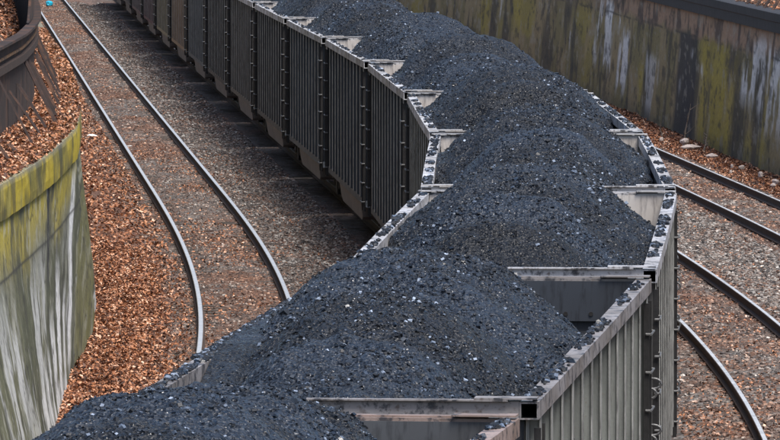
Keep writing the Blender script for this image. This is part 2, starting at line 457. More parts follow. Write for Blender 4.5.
# left wall: top z 3.3, coping .47 high
LZ0, LZ1 = -.45, 3.3
ysl = np.concatenate([np.arange(20, 80, .5), np.arange(80, 116, .05), np.arange(116, 430, .5)])
def tint_left(Y, z):
    x, y = at(Y, LW(Y)); px = CX + F_PX * x / y
    q = np.where(Y < 112, px, 140 - Y * .5) + 1000 + 46 * np.clip((3.3 - z) / 3.7, 0, 1); px = px + 42 * np.clip((3.3 - z) / 3.7, 0, 1); n = fbm(q / 13, z * .9, 41, 5); n2 = fbm(q / 8, z * .75, 42, 5, .6); n3 = fbm(q / 5, z * .45, 43, 5, .6); big = fbm(q / 26, z * .8, 44, 3)
    c = np.array([.155, .16, .12]) * np.ones(Y.shape + (1,))
    def mx(k, col):
        nonlocal c; k = np.clip(k, 0, 1)[..., None]; c = c * (1 - k) + np.array(col) * k
    mx(sstep(.38, .54, n) * .8, (.10, .10, .05))
    mx(sstep(.48, .38, n2) * .8, (.06, .065, .035)); mx(sstep(.46, .36, n3) * .35, (.10, .11, .06))
    top = sstep(1.9, 2.6, z + .9 * (n - .5))
    mx(top * sstep(.36, .52, n2) * .85, (.36, .29, .025))
    mx(sstep(1.9, 2.2, z) * sstep(.5, .35, n3) * .6, (.05, .05, .03))
    low = sstep(2.5, 1.2, z + 1.4 * (n2 - .5))
    mx(low * sstep(.55, .60, n3) * sstep(.33, .48, big) * .95, (.46, .47, .46))
    mx(low * sstep(.58, .62, n2) * .7, (.42, .43, .42))
    # particular streaks, at the stations where they stand
    edge = sstep(108, 101, Y)
    for x0, x1, ztop, zb, s in ((77, 81, 2.6, .3, 1), (62, 66, 1.7, -.4, 1), (52, 58, 1.2, -.4, .9), (70, 73, 1.3, -.4, .9), (38, 42, .8, -.4, .8), (45, 48, .9, -.4, .8), (30, 34, .7, -.4, .7)):
        mx(streak_mask(px + 2.5 * (n - .5), x0, x1, .8) * sstep(ztop + .2, ztop - .3, z) * sstep(zb - .2, zb + .2, z) * s * (Y < 112), (.68, .69, .69))
    mx(streak_mask(px, 86, 130, 1.2) * .8 * (Y < 125) * (n2 > .3), (.15, .145, .045))
    mx(streak_mask(px + 2 * (n - .5), 51.5, 54, .6) * sstep(1.4, 1.8, z) * (Y < 112), (.02, .02, .02))
    sp = fbm(q / 2.2, z * 2.6, 47, 5, .65); mx(sstep(.56, .70, sp) * .7, (.045, .045, .03)); mx(sstep(.42, .30, sp) * .6, (.34, .34, .28))
    cr = np.abs(fbm(q / 9, z * 1.1, 48, 4) - .5); mx(sstep(.012, .003, cr) * .7, (.03, .03, .025))
    jl = np.exp(-((z - 2.14 - .03 * (n - .5)) / .022) ** 2); mx(jl * .9, (.03, .03, .025))
    return c
lw = empty('retaining_wall'); tag(lw, 'curved mossy grey concrete retaining wall with white streaks, left of the tracks', 'retaining wall')
wall_face('wall_face', lambda Y, T: LW(Y) + (LB(Y) - LW(Y)) * (1 - T), lambda T: LZ0 + (2.84 - LZ0) * T, ysl, tint_left, lw, M_WALL)
def cop(side_prof, name, tintf):
    pr = np.array(side_prof); Yg, k = np.meshgrid(ysl, np.arange(len(pr)), indexing='ij')
    off = LW(Yg) + pr[k, 0] + .02 * (fbm(Yg * .8, k * 3.3, 61, 3) - .5); x, y = at(Yg, off); z = pr[k, 1] + .03 * (fbm(Yg * .9, k * .7, 60, 3) - .5)
    o = raw_mesh(name, np.stack([x, y, z], -1).reshape(-1, 3), grid_quads(len(ysl), len(pr)), M_WALL, lw, smooth=False)
    col_attr(o, tintf(Yg, z)); return o
def tint_cop(Y, z):
    x_, y_ = at(Y, LW(Y)); q = np.where(Y < 112, CX + F_PX * x_ / y_, 140 - Y * .5) + 900; n = fbm(q / 8, z * 1.2, 51, 4); n2 = fbm(q / 4, z * .8, 52, 4)
    c = np.array([.46, .35, .014]) * np.ones(Y.shape + (1,))
    def mx(k, col):
        nonlocal c; k = np.clip(k, 0, 1)[..., None]; c = c * (1 - k) + np.array(col) * k
    mx(sstep(.48, .36, n) * .75, (.14, .13, .03)); mx(sstep(.54, .64, n2) * .7, (.05, .05, .03))
    sp = fbm(q / 1.8, z * 3.5, 57, 4, .65); mx(sstep(.54, .68, sp) * .75, (.06, .065, .02)); mx(sstep(.40, .3, sp) * .5, (.5, .42, .10))
    mx(sstep(3.2, 3.29, z) * .75, (.22, .21, .17))
    return c
cop([(.02, 2.80), (.07, 2.83), (.075, 2.95), (.07, 3.1), (.065, 3.22), (.05, 3.29), (.02, 3.3), (-.25, 3.3), (-.3, 3.0)], 'coping', tint_cop)

# right wall
RZ0, RZ1 = -.55, 3.1
ysr = np.arange(40, 430, .2)
_rx, _ry = at(ysr, RW(ysr)); _rpx = CX + F_PX * _rx / _ry
def tint_right(Y, z):
    px = np.interp(Y, ysr, _rpx); n = fbm(Y * .45, z * .6, 71, 5); n2 = fbm(px / 6 + 500, z * .25, 72, 5, .6); n3 = fbm(px / 2.6 + 500, z * .8, 73, 4); big = fbm(Y * .12, z * .5, 74, 3)
    c = np.array([.34, .255, .12]) * np.ones(Y.shape + (1,))
    def mx(k, col):
        nonlocal c; k = np.clip(k, 0, 1)[..., None]; c = c * (1 - k) + np.array(col) * k
    mx(sstep(.42, .6, n) * .7, (.20, .165, .055))
    mx(sstep(.48, .36, n2) * .75, (.055, .045, .032))
    mx(sstep(.55, .66, big + .25 * (n2 - .5)) * .7, (.36, .28, .05))
    pw = px + 5 * (n - .5) + 3 * (n3 - .5)
    for x0, x1, za, zb, s in ((486, 494, 3.2, .5, .8), (516, 524, 3, .8, .6), (706, 742, 2.4, -.4, .85), (645, 652, 1.2, -.3, .8), (758, 775, 1.6, -.4, .6), (590, 600, 1.5, 0, .4)):
        mx(streak_mask(pw, x0, x1, 2.5) * sstep(za + .3, za - .3, z) * sstep(zb - .3, zb + .3, z) * s * sstep(.32, .52, n2) * (.5 + .8 * n3), (.42, .32, .04))
    mx(streak_mask(pw, 681, 701, 2) * sstep(2.75, 2.35, z) * .9, (.030, .028, .030))
    mx(streak_mask(pw, 738, 745, 2) * .6, (.05, .04, .03))
    # tan band below the cap
    tan = sstep(2.35, 2.6, z + .5 * (n - .5)) * sstep(560, 640, px)
    mx(tan * .9, (.42, .26, .16)); mx(tan * sstep(.5, .38, n3) * .8, (.07, .05, .04))
    mx(sstep(2.0, 2.9, z + .6 * (n - .5)) * sstep(640, 560, px) * .5, (.20, .15, .10))
    br = sstep(.42, .56, n3) * (.55 + .8 * n2)
    for x0, x1, za, zb, s in ((428, 437, 3.2, 1.6, 1), (465, 469, 3.2, 2.4, .8), (500, 507, 3.0, 1.9, 1), (503, 505, 2.0, 1.2, .8), (544, 553, 3.1, 1.9, 1), (549, 551, 2.2, 1.0, .9),
                              (600, 606, 2.9, .8, .8), (608, 624, 2.9, 1.9, 1), (610, 616, 2.2, .6, .8), (624, 634, 2.1, .2, .9), (652, 664, 1.6, -.1, .55), (695, 702, 2.1, 1.7, .9),
                              (704.5, 707.5, 1.75, .9, 1), (748, 800, 2.75, 1.2, .9), (765, 790, 1.6, .6, .6), (574, 577, 1.9, .9, .5), (684, 687, 1.3, .9, .5)):
        mx(streak_mask(pw, x0, x1, 1.2) * sstep(za + .15, za - .25, z + .5 * (n2 - .5)) * sstep(zb - .3, zb + .4, z) * s * np.clip(br * 1.1, 0, 1) * sstep(.44, .56, n3), (.80, .78, .74))
    sp = fbm(px / 2.4, z * 2.4, 77, 5, .65); mx(sstep(.56, .70, sp) * .7, (.05, .042, .03)); mx(sstep(.40, .30, sp) * .5, (.38, .34, .26))
    jl = np.exp(-((z - 2.45 - .10 * (n - .5)) / .03) ** 2) * sstep(.45, .6, n2); mx(jl * .8, (.03, .028, .025))
    mx(sstep(.2, -.3, z + .4 * (n - .5)) * .4, (.06, .05, .035))
    return c
rw = empty('retaining_wall'); tag(rw, 'tall stained concrete retaining wall with tan top and black cap, right of the tracks', 'retaining wall')
wall_face('wall_face', lambda Y, T: RW(Y) - .3 * (1 - T), lambda T: RZ0 + (RZ1 - RZ0) * T, ysr, tint_right, rw, M_WALL).data.flip_normals()
CAPP = [(-.10, 3.09), (-.10, 3.34), (-.13, 3.36), (-.13, 3.56), (-.05, 3.58), (.3, 3.58), (.3, 3.09)]
def sweepv(name, prof, offf, ys, mats, parent):
    n = len(prof); pr = np.array(prof); Yg, k = np.meshgrid(ys, np.arange(n), indexing='ij')
    x, y = at(Yg, offf(Yg) + pr[k, 0]); z = pr[k, 1]
    v = np.stack([x, y, z], -1).reshape(-1, 3)
    i = np.arange(len(ys) - 1)[:, None] * n + np.arange(n)[None]; j = np.arange(len(ys) - 1)[:, None] * n + (np.arange(n)[None] + 1) % n
    return raw_mesh(name, v, np.stack([i, i + n, j + n, j], -1).reshape(-1, 4), mats, parent)
sweepv('cap_beam', CAPP, RW, np.arange(40, 430, 1.), M_CAP, rw)

# banks behind the walls
def bank(name, ofs, zs, y0, y1, dens, seed):
    ys = np.arange(y0, y1, .5)
    Yg, k = np.meshgrid(ys, np.arange(len(ofs[0] if isinstance(ofs, tuple) else ofs)), indexing='ij')
    return ys
def strip(name, offf, prof, ys, mat, seed, amp=.12):
    pr = np.array(prof); n = len(pr); Yg, k = np.meshgrid(ys, np.arange(n), indexing='ij')
    x, y = at(Yg, offf(Yg) + pr[k, 0]); z = pr[k, 1] + amp * (fbm(x * .9, y * .9, seed, 4) - .5) * np.minimum(1, k)
    o = raw_mesh(name, np.stack([x, y, z], -1).reshape(-1, 3), grid_quads(len(ys), n), mat, smooth=True)
    tag(o, kind='structure'); return o
LBP = [(-.24, 3.27), (-.32, 3.31), (-.5, 3.32), (-.7, 3.34), (-.90, 3.4), (-.97, 4.35), (-1.2, 4.75), (-1.8, 5.2), (-2.6, 5.7), (-4, 6.3), (-7, 7.0), (-14, 7.6), (-60, 9.0)]
# the shelf lies before the steel barrier, the hillside behind it
shelf = strip('bank', LW, LBP, np.arange(20, 430, .5), M_SOIL, 81)
RBP = [(.25, 3.5), (.5, 3.62), (.9, 3.72), (1.5, 3.95), (3, 4.6), (6, 5.6), (14, 7), (60, 9)]
b2 = strip('bank', RW, RBP, np.arange(40, 430, .5), M_SOIL, 82); b2.data.flip_normals()

# ------------------------------------------------------------------ steel barrier on the left wall
BY0, BY1 = 60, 175
def BO(y): return LW(y) - .72 - .12 * sstep(120, 104, y)
bar = empty('steel_barrier'); tag(bar, 'dark rusty curved steel barrier with leaning braces on top of left wall', 'barrier')
yb = np.arange(BY0, BY1 + .1, .5)
sweepv('plate', [(0, 3.28), (.0, 4.70), (-.03, 4.70), (-.03, 3.28)], BO, yb, M_RUST, bar)
sweepv('channel_rail', [(0.0, 4.54), (.03, 4.54), (.03, 4.70), (.12, 4.70), (.12, 4.74), (-.05, 4.74), (-.05, 4.7), (0, 4.68)], BO, yb, M_RUST, bar)
sweepv('rust_strip', [(0.0, 4.50), (.055, 4.50), (.055, 4.535), (0, 4.538)], BO, yb, M_RUSTB, bar)
sweepv('channel_rail', [(0.002, 4.30), (.07, 4.30), (.075, 4.42), (.002, 4.43)], BO, yb, mat_simple('brown_channel', (.05, .03, .022), .9, 0, .4, 5), bar)
# taller sheet with a sloping end, further along
ys2 = np.arange(114, BY1 + .1, .5)
zt = 4.77 + 2.2 * sstep(0, 7.0, ys2 - 114)
x1, y1 = at(ys2, BO(ys2)); x2, y2 = at(ys2, BO(ys2) - .04)
v = np.concatenate([np.stack([x1, y1, np.full_like(x1, 4.765)], -1), np.stack([x1, y1, zt], -1), np.stack([x2, y2, zt], -1), np.stack([x2, y2, np.full_like(x1, 4.765)], -1)])
n = len(ys2); i = np.arange(n - 1)
q = np.concatenate([np.stack([a * n + i, a * n + i + 1, b * n + i + 1, b * n + i], -1) for a, b in ((0, 1), (1, 2), (2, 3))])
raw_mesh('upper_plate', v, q, M_RUST, bar)
brace_y = [86.5, 89.3, 91.6, 94.2, 96.6, 99.0, 101.6, 104.9, 107.2, 109.6, 112.0, 114.6] + list(np.arange(117, 160, 2.6))
for k, yy in enumerate(brace_y):
    m = MB(); x0, y0 = at(yy, float(LW(yy)) - .22 + random.uniform(-.05, .03)); x1, y1 = at(yy + random.uniform(.2, .8), float(BO(yy)) + .03)
    short = (k == 5)
    top = 3.7 if short else 4.05 + random.uniform(-.1, .25)
    a = Vector((x0, y0, 3.2)); b = Vector((x1, y1, top))
    d = (b - a); side = Vector((d.y, -d.x, 0)).normalized() * .032; up = Vector((0, .03, 0.0))
    if short: b = a + d * .5
    v = [tuple(p + s_ * side + t_ * up) for p in (a, b) for s_, t_ in ((-1, -1), (1, -1), (1, 1), (-1, 1))]
    v = [(a_[0] + random.uniform(-.01, .01), a_[1], a_[2]) for a_ in v]
    m.add(v, [(0, 1, 2, 3), (7, 6, 5, 4), (0, 4, 5, 1), (1, 5, 6, 2), (2, 6, 7, 3), (3, 7, 4, 0)])
    m.build('brace', M_RUST, bar)
# fence posts on the right wall
for k, yy in enumerate([171.5, 173.4, 175.2, 177.6, 180]):
    x0, y0 = at(yy, float(RW(yy)) + .1); m = MB(); m.tube((x0, y0, 3.55), (x0 + .45, y0 + 1.3, 4.15), .035, 6)
    o = m.build('leaning_stake', M_RUST)
    tag(o, 'dark leaning steel stake above the right wall cap, ' + ['nearest the right edge of the photo', 'second from the photo edge', 'third from the photo edge', 'fourth from the photo edge', 'farthest from the photo edge'][k], 'stake', 'leaning stakes along the right wall top')

# ------------------------------------------------------------------ leaves and stones
def scatter(n, y0, y1, o0, o1, fz, near_bias=1.0):
    u = RNG.random(n); y = y0 + (y1 - y0) * u ** near_bias; off = RNG.uniform(0, 1, n)
    off = (o0(y) if callable(o0) else o0) * (1 - off) + (o1(y) if callable(o1) else o1) * off
    x, yy = at(y, off); return np.stack([x, yy, fz(off, y)], -1), off, y
P = []; SZ = []
def leaves(n, y0, y1, o0, o1, lift=.02, s=(.04, .09), nb=1.0, fz=ground_z, keep=None):
    p, off, y = scatter(n, y0, y1, o0, o1, fz, nb)
    if keep is not None:
        k = RNG.random(len(p)) < keep(off, y); p = p[k]
    p[:, 2] += RNG.uniform(0, lift, len(p)); P.append(p); SZ.append(RNG.uniform(*s, len(p)))
wb = lambda y: LB(y) - .08
leaves(70000, 84, 135, wb, -5.0, .05, keep=lambda o, y: sstep(-5.2, -5.95, o + .5 * (fbm(o, y * .4, 95, 3) - .5)) * .9 + .10)
leaves(14000, 135, 240, wb, -5.1, .04, s=(.06, .11))
leaves(16000, 96, 180, -5.2, -2.0, .02, s=(.04, .08), keep=lambda o, y: np.clip(sstep(.42, .62, fbm(o * .8, y * .25, 90, 3)) + .12, 0, 1))
leaves(8000, 180, 340, -5.4, -2.2, .02, s=(.045, .08), keep=lambda o, y: np.clip(sstep(.45, .6, fbm(o * .8, y * .2, 90, 3)) + .1, 0, 1))
leaves(42000, 88, 200, 1.9, 8.8, .02, s=(.035, .075), nb=1.3, keep=lambda o, y: np.clip(sstep(.42, .6, fbm(o * .8, y * .2, 91, 3)) * .8 + .15, 0, 1))
leaves(24000, 140, 230, 8.9, lambda y: RW(y) - .25, .05, s=(.05, .1))
lv, lt = leaf_cloud(np.concatenate(P), np.concatenate(SZ))
o = raw_mesh('leaf_litter', lv, lt, M_LEAF); tag(o, 'orange brown dead leaves strewn over the ground of the cutting', 'leaves', kind='stuff')
P = []; SZ = []
def fz_bank(off, y):
    rel = off - LW(y); xs = [p[0] for p in LBP][::-1]; zs_ = [p[1] for p in LBP][::-1]
    return np.interp(rel, xs, zs_)
leaves(12000, 84, 165, lambda y: LW(y) + .05, lambda y: LW(y) - .3, .05, fz=lambda o, y: 3.31 + 0 * o, s=(.05, .09))
leaves(19000, 84, 165, lambda y: LW(y) - .18, lambda y: LW(y) - .84, .05, fz=fz_bank, s=(.05, .09))
leaves(30000, 84, 165, lambda y: LW(y) - 1.0, lambda y: LW(y) - 3.5, .06, fz=fz_bank, s=(.05, .10))
fz_r = lambda off, y: np.interp(off - RW(y), [p[0] for p in RBP], [p[1] for p in RBP])
leaves(16000, 140, 200, lambda y: RW(y) + .25, lambda y: RW(y) + 3, .06, fz=fz_r, s=(.05, .1))
lv, lt = leaf_cloud(np.concatenate(P), np.concatenate(SZ))
o = raw_mesh('leaf_litter', lv, lt, M_LEAF); tag(o, 'orange dead leaves lying on the banks above the retaining walls', 'leaves', kind='stuff')

P = []; SZ = []
def stones(n, y0, y1, o0, o1, s=(.025, .06), nb=1.0, keep=None):
    p, off, y = scatter(n, y0, y1, o0, o1, ground_z, nb)
    if keep is not None: p = p[RNG.random(len(p)) < keep(off, y)]
    P.append(p); SZ.append(s[0] + (s[1] - s[0]) * RNG.random(len(p)) ** 1.6)
stones(34000, 100, 180, -5.6, -1.3, nb=1.2)
stones(26000, 180, 345, -5.8, -1.4, s=(.035, .08))
stones(60000, 88, 175, 1.9, 9.2, s=(.028, .08), nb=1.3)
stones(8000, 175, 230, 5, 9.4, s=(.035, .08))
sv, sq = lumps(np.concatenate(P), np.concatenate(SZ))
P = []; SZ = []
stones(16000, 104, 190, -3.2, -1.4, s=(.03, .07)); stones(14000, 190, 345, -3.3, -1.5, s=(.04, .085)); stones(26000, 90, 180, 4.75, 6.5, s=(.03, .085))
gv, gq = lumps(np.concatenate(P) + np.array([0, 0, .01]), np.concatenate(SZ))
o = raw_mesh('grey_ballast_stones', gv, gq, mat_stone('clean_grey_gravel', .12)); tag(o, 'cleaner grey ballast stones in bands beside the coal train and between right tracks', 'gravel', kind='stuff')
o = raw_mesh('ballast_stones', sv, sq, M_STONE); tag(o, 'loose grey and brown ballast stones between the railway tracks', 'gravel', kind='stuff')

# ------------------------------------------------------------------ coal wagons
BL = 14.85; HL = BL / 2; HW = 1.525; RIMZ = 3.55; SILL = .80; PITCHY = 16.15; Y_FIRST = 36.15

def bulge(y): return .010 * (1 - (y / HL) ** 2)
def side_wall(s):
    m = MB(); n = 24; ys = np.linspace(-HL + .02, HL - .02, n + 1)
    for k in range(n):
        a, b = ys[k], ys[k + 1]; xa, xb = 1.43 + bulge(a), 1.43 + bulge(b)
        v = [(s * x, y, z) for z in (SILL + .12, RIMZ - .13) for (x, y) in ((xa, a), (xb, b), (xb - .012, b), (xa - .012, a))]
        m.add(v, [(0, 1, 5, 4), (2, 3, 7, 6)] if s > 0 else [(0, 4, 5, 1), (2, 6, 7, 3)])
    for k in range(13):                                        # hat-section stakes
        y = -HL + .45 + k * (BL - .9) / 12; x = 1.43 + bulge(y); wd = .055
        x0, x1 = s * (x + .001), s * (x + .072)
        m.box(min(x0, x1), max(x0, x1), y - wd, y + wd, SILL + .12, RIMZ - .131)
        x2, x3 = s * (x + .0725), s * (x + .081); m.box(min(x2, x3), max(x2, x3), y - wd - .02, y + wd + .02, SILL + .13, RIMZ - .14, 1)
    return m
def top_rail(s):
    """hollow box section, open at both ends"""
    m = MB(); n = 16; ys = np.linspace(-HL, HL, n + 1); t = .012
    prof = [(1.385, RIMZ - .13), (1.385, RIMZ), (HW, RIMZ), (HW, RIMZ - .13)]
    inn = [(1.385 + t, RIMZ - .13 + t), (1.385 + t, RIMZ - t), (HW - t, RIMZ - t), (HW - t, RIMZ - .13 + t)]
    for P_, flip in ((prof, 0), (inn, 1)):
        v = [(s * (px + bulge(y)), y, z) for y in ys for (px, z) in P_]
        f = []
        for k in range(n):
            for j in range(4):
                a, b = k * 4 + j, k * 4 + (j + 1) % 4; q = (a, b, b + 4, a + 4)
                f.append(q if (s > 0) ^ flip else q[::-1])
        m.add(v, f, 1 if flip else 0)  # inner faces black: shade of the hollow put into the colour
    for e, y in ((0, -HL), (1, HL)):
        v = [(s * (px + bulge(y)), y, z) for (px, z) in prof + inn]
        m.add(v, [(j, (j + 1) % 4, 4 + (j + 1) % 4, 4 + j) for j in range(4)])
    return m
def end_wall(e):
    """e = -1 near end, +1 far end: sheet, horizontal stiffeners"""
    m = MB(); y0, y1 = sorted((e * (HL - .06), e * (HL - .075)))
    m.box(-1.42, 1.42, y0, y1, SILL + .12, RIMZ - .12)
    for z in (1.3, 1.9, 2.5):
        a, b = sorted((e * (HL - .059), e * (HL - .0))); m.box(-1.38, 1.38, a, b, z, z + .1)
    for x in (-.7, 0, .7):
        a, b = sorted((e * (HL - .058), e * (HL - .02))); m.box(x - .04, x + .04, a, b, .95, 1.29)
    a, b = sorted((e * (HL - .076), e * (HL - .10)))
    m.box(-1.40, 1.40, a, b, RIMZ - .55, RIMZ - .50)              # inner seam bar
    return m
def end_rivets(e):
    m = MB()
    for x in np.arange(-1.2, 1.25, .24):
        m.tube((x, e * (HL - .11), RIMZ - .33), (x, e * (HL - .135), RIMZ - .33), .022, 6)
    return m
def end_chord(e):
    m = MB(); a, b = sorted((e * (HL - .005), e * (HL - .11)))
    m.box(-1.383, 1.383, a, b, RIMZ - .14, RIMZ + .004)
    a, b = sorted((e * (HL - .05), e * (HL + .035)))
    m.box(-1.30, 1.30, a, b, RIMZ + .006, RIMZ + .018)            # lip sheet
    for s in (-1, 1):                                             # gusset plate over each corner
        x0, x1 = sorted((s * 1.05, s * (HW - .01))); a, b = sorted((e * (HL - .16), e * (HL + .03)))
        m.box(x0, x1, a, b, RIMZ + .020, RIMZ + .032)
    a, b = sorted((e * (HL - .112), e * (HL - .118)))
    return m
def backing(e):
    m = MB(); a, b = sorted((e * (HL - .112), e * (HL - .125)))
    m.box(-1.38, 1.38, a, b, RIMZ - .40, RIMZ - .02); return m
def tub(): # belly between the trucks
    m = MB(); ys = [-4.35, -4.3, 2.2, 3.3, 4.0, 4.35]; zb = [.42, .40, .40, .45, .58, .79]
    ys = [-4.35, -4.2, 3.0, 3.8, 4.35]; zb = [.46, .40, .40, .52, .79]
    for k in range(len(ys) - 1):
        v = [(x * xx, y, z) for (y, z0) in ((ys[k], zb[k]), (ys[k + 1], zb[k + 1])) for (x, z, xx) in ((-1.42, .80, 1), (-1.38, z0, 1), (1.38, z0, 1), (1.42, .80, 1))]
        m.add(v, [(0, 1, 5, 4), (1, 2, 6, 5), (2, 3, 7, 6)] + ([(0, 3, 2, 1)] if k == 0 else []) + ([(4, 5, 6, 7)] if k == len(ys) - 2 else []))
    return m
def ladder_stiles(s, e):
    m = MB(); x = s * 1.535; y = e * (HL - .12); y2 = e * (HL - .55)
    for yy in (y, y2): m.box(min(x, x - s * .05), max(x, x - s * .05), yy - .02, yy + .02, .72, RIMZ - .2)
    return m
def rung_mesh(s, e):
    m = MB(); x = s * 1.555
    m.tube((x, e * (HL - .06), 0), (x, e * (HL - .60), 0), .011, 6)
    for yy in (-.08, -.58): m.tube((x, e * (HL + yy), 0), (x - s * .05, e * (HL + yy), 0), .013, 6)
    return m
def end_grab(s, e):
    m = MB(); y = e * HL; pts = []
    for k in range(7):
        t_ = math.pi * k / 6; pts.append((s * (1.50 + .07 * math.sin(t_)), y + e * .09, .05 * math.cos(t_)))
    pts = [(s * 1.38, y + e * .0, .05), (s * 1.42, y + e * .08, .05)] + pts + [(s * 1.42, y + e * .08, -.05), (s * 1.38, y, -.05)]
    for a_, b_ in zip(pts[:-1], pts[1:]): m.tube(a_, b_, .013, 6)
    return m

wag_proto = []
def make_wagon():
    t = empty('coal_wagon')
    for s in (-1, 1):
        side_wall(s).build('side_wall', [M_WAG, M_EDGE], t)
        top_rail(s).build('top_rail', [M_RIM, M_BLACK], t)
        m = MB(); a, b = sorted((s * 1.40, s * 1.49)); m.box(a, b, -HL + .05, HL - .05, SILL, SILL + .119); m.build('side_sill', M_WAG, t)
        for e in (-1, 1):
            if s * e < 0 or True:
                l = ladder_stiles(s, e).build('ladder', M_BLACK, t); 
                r0 = rung_mesh(s, e).build('rung', M_SILVER, l); r0.location = (0, 0, .9)
                for z in np.arange(1.26, RIMZ - .25, .36):
                    r1 = r0.copy(); COL.objects.link(r1); r1.parent = l; r1.location = (0, 0, float(z))
    for e in (-1, 1):
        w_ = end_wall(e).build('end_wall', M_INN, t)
        end_chord(e).build('end_rail', M_RIM, t)
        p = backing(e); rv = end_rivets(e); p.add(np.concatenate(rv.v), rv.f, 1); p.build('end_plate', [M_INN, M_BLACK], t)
        for s in (1,):
            g0 = end_grab(s, e).build('grab_iron', M_SILVER, t); g0.location = (0, 0, 2.45)
            for z in (2.0, 1.2):
                g1 = g0.copy(); COL.objects.link(g1); g1.parent = t; g1.location = (0, 0, z)
        # truck: side frames, bolster, wheels
        tr = MB(); yc = e * 5.55
        for s in (-1, 1):
            x0, x1 = sorted((s * .98, s * 1.10))
            tr.box(x0, x1, yc - 1.15, yc + 1.15, .52, .66); tr.box(x0, x1, yc - .35, yc + .35, .16, .521)
            for q in (-.88, .88): tr.box(x0, x1, yc + q - .17, yc + q + .17, .30, .521)
        tr.box(-.979, .979, yc - .2, yc + .2, .35, .7)
        to = tr.build('truck', M_BLACK, t)
        for q in (-.88, .88):
            w2 = MB()
            for s in (-1, 1):
                w2.tube((s * .70, yc + q, .42), (s * .82, yc + q, .42), .42, 24); w2.tube((s * .66, yc + q, .42), (s * .70, yc + q, .42), .45, 24)
            w2.tube((-.66, yc + q, .42), (.66, yc + q, .42), .07, 8); w2.build('wheelset', M_BLACK, to)
        c_ = MB(); a, b = sorted((e * (HL - .3), e * (HL + .62))); c_.box(-.09, .09, a, b, .72, .9)
        a, b = sorted((e * (HL + .40), e * (HL + .648))); c_.box(-.16, .14, a, b, .66, .96); c_.build('coupler', M_BLACK, t)
        es = MB(); a, b = sorted((e * (HL - .35), e * (HL - .02))); es.box(-1.38, 1.38, a, b, .66, .915); es.build('end_sill', M_BLACK, t)
    tub().build('tub_belly', M_TUB, t)
    fl = MB(); fl.box(-1.41, 1.41, -HL + .1, HL - .1, .93, .98); fl.build('floor', M_BLACK, t)
    return t
proto = make_wagon()
def kids(o): return [c for c in bpy.data.objects if c.parent == o]
proto_tree = [(c, [g_ for g_ in bpy.data.objects if g_.parent == c]) for c in bpy.data.objects if c.parent == proto]
def copy_wagon():
    r = proto.copy(); COL.objects.link(r); allp = []
    for c, gs in proto_tree:
        d = c.copy(); COL.objects.link(d); d.parent = r; allp.append(d)
        for g_ in gs:
            h = g_.copy(); COL.objects.link(h); h.parent = d; allp.append(h)
    return r, allp

def coal_height(x, y, par):
    """height above the rim; x across, y along"""
    en, ef, pk, seed, hump, slump, shift = par
    r = np.clip(np.abs(y - .4) / 7.2, 0, 1.2); e_ = np.where(y > .4, ef, en)
    hc = pk - (pk - e_) * np.where(y > .4, r ** 1.7, r ** 2.6) + hump * .5 * np.cos(y * 2 * np.pi / 5.4 + seed) * (1 - r ** 3)
    hc = np.minimum(hc, -.03 + .62 * (y + HL - .12)); hc = np.minimum(hc, -.03 + .55 * (HL - .12 - y))
    ax = np.abs(x + shift + .10 * (fbm(y * .5, y * 0 + 3, seed, 2) - .5) * 2)
    h = hc - .76 * .14 * np.log1p(np.exp((ax - .50) / .14))
    h = h - slump * np.clip((np.abs(y) - .6) / 6.6, 0, 1.1) * sstep(.35, 1.4, ax)
    # arcs left by the loading chute
    arc = y + .42 * x * x + .25 * (fbm(x * 1.2, y * .8, seed + 5, 2) - .5)
    h = h + .075 * np.sin(arc * 3.6 + seed) * (.4 + .9 * fbm(y * .5, x * .3, seed + 9, 2)) + .045 * np.sin(arc * 2.0 + 1.7 * seed)
    h = h + .16 * (fbm(x * 1.1, y * 1.1, seed + 1, 3) - .5) + .10 * (fbm(x * 4, y * 4, seed + 2, 3) - .5) + .06 * (fbm(x * 15, y * 15, seed + 3, 3) - .5)
    for a0, dz in ((-.2 + .4 * math.sin(seed), .10), (-3.0 + .4 * math.cos(seed * 2.3), .12)):
        h = h - dz * (1 - sstep(a0 - .6, a0, arc)) + dz * .7 * np.exp(-((arc - a0 - .1) / .5) ** 2)
    lim = -.01 - .03 * sstep(2, 6.5, np.abs(y))
    edge = sstep(1.15, 1.38, np.abs(x)); h = np.where(h > lim, h * (1 - edge) + np.minimum(h, lim + .03) * edge, h)
    return h

def coal_band(x, y, seed):
    arc = y + .42 * x * x + .3 * (fbm(x * 1.2, y * .8, seed + 5, 2) - .5)
    b = .5 + .5 * np.sin(arc * 3.6 + seed + .9); c = fbm(arc * .9 + 50, x * .25, seed + 31, 4); d = fbm(x * 2.2, y * 1.2, seed + 33, 4)
    v = .35 + .55 * b * sstep(.3, .6, c) + 1.3 * sstep(.42, .66, c) + .5 * (d - .5)
    a1 = -.2 + .4 * math.sin(seed)
    v = v + .7 * np.exp(-((arc - a1 - .5) / .7) ** 2) - .65 * sstep(-4.0, -6.2, y)  # lit crest and shaded near end painted into the band colour
    v = v + .5 * (fbm(x * 5, y * 4, seed + 35, 3) - .5)
    return .20 + .80 * np.clip(v, .2, 2.0)

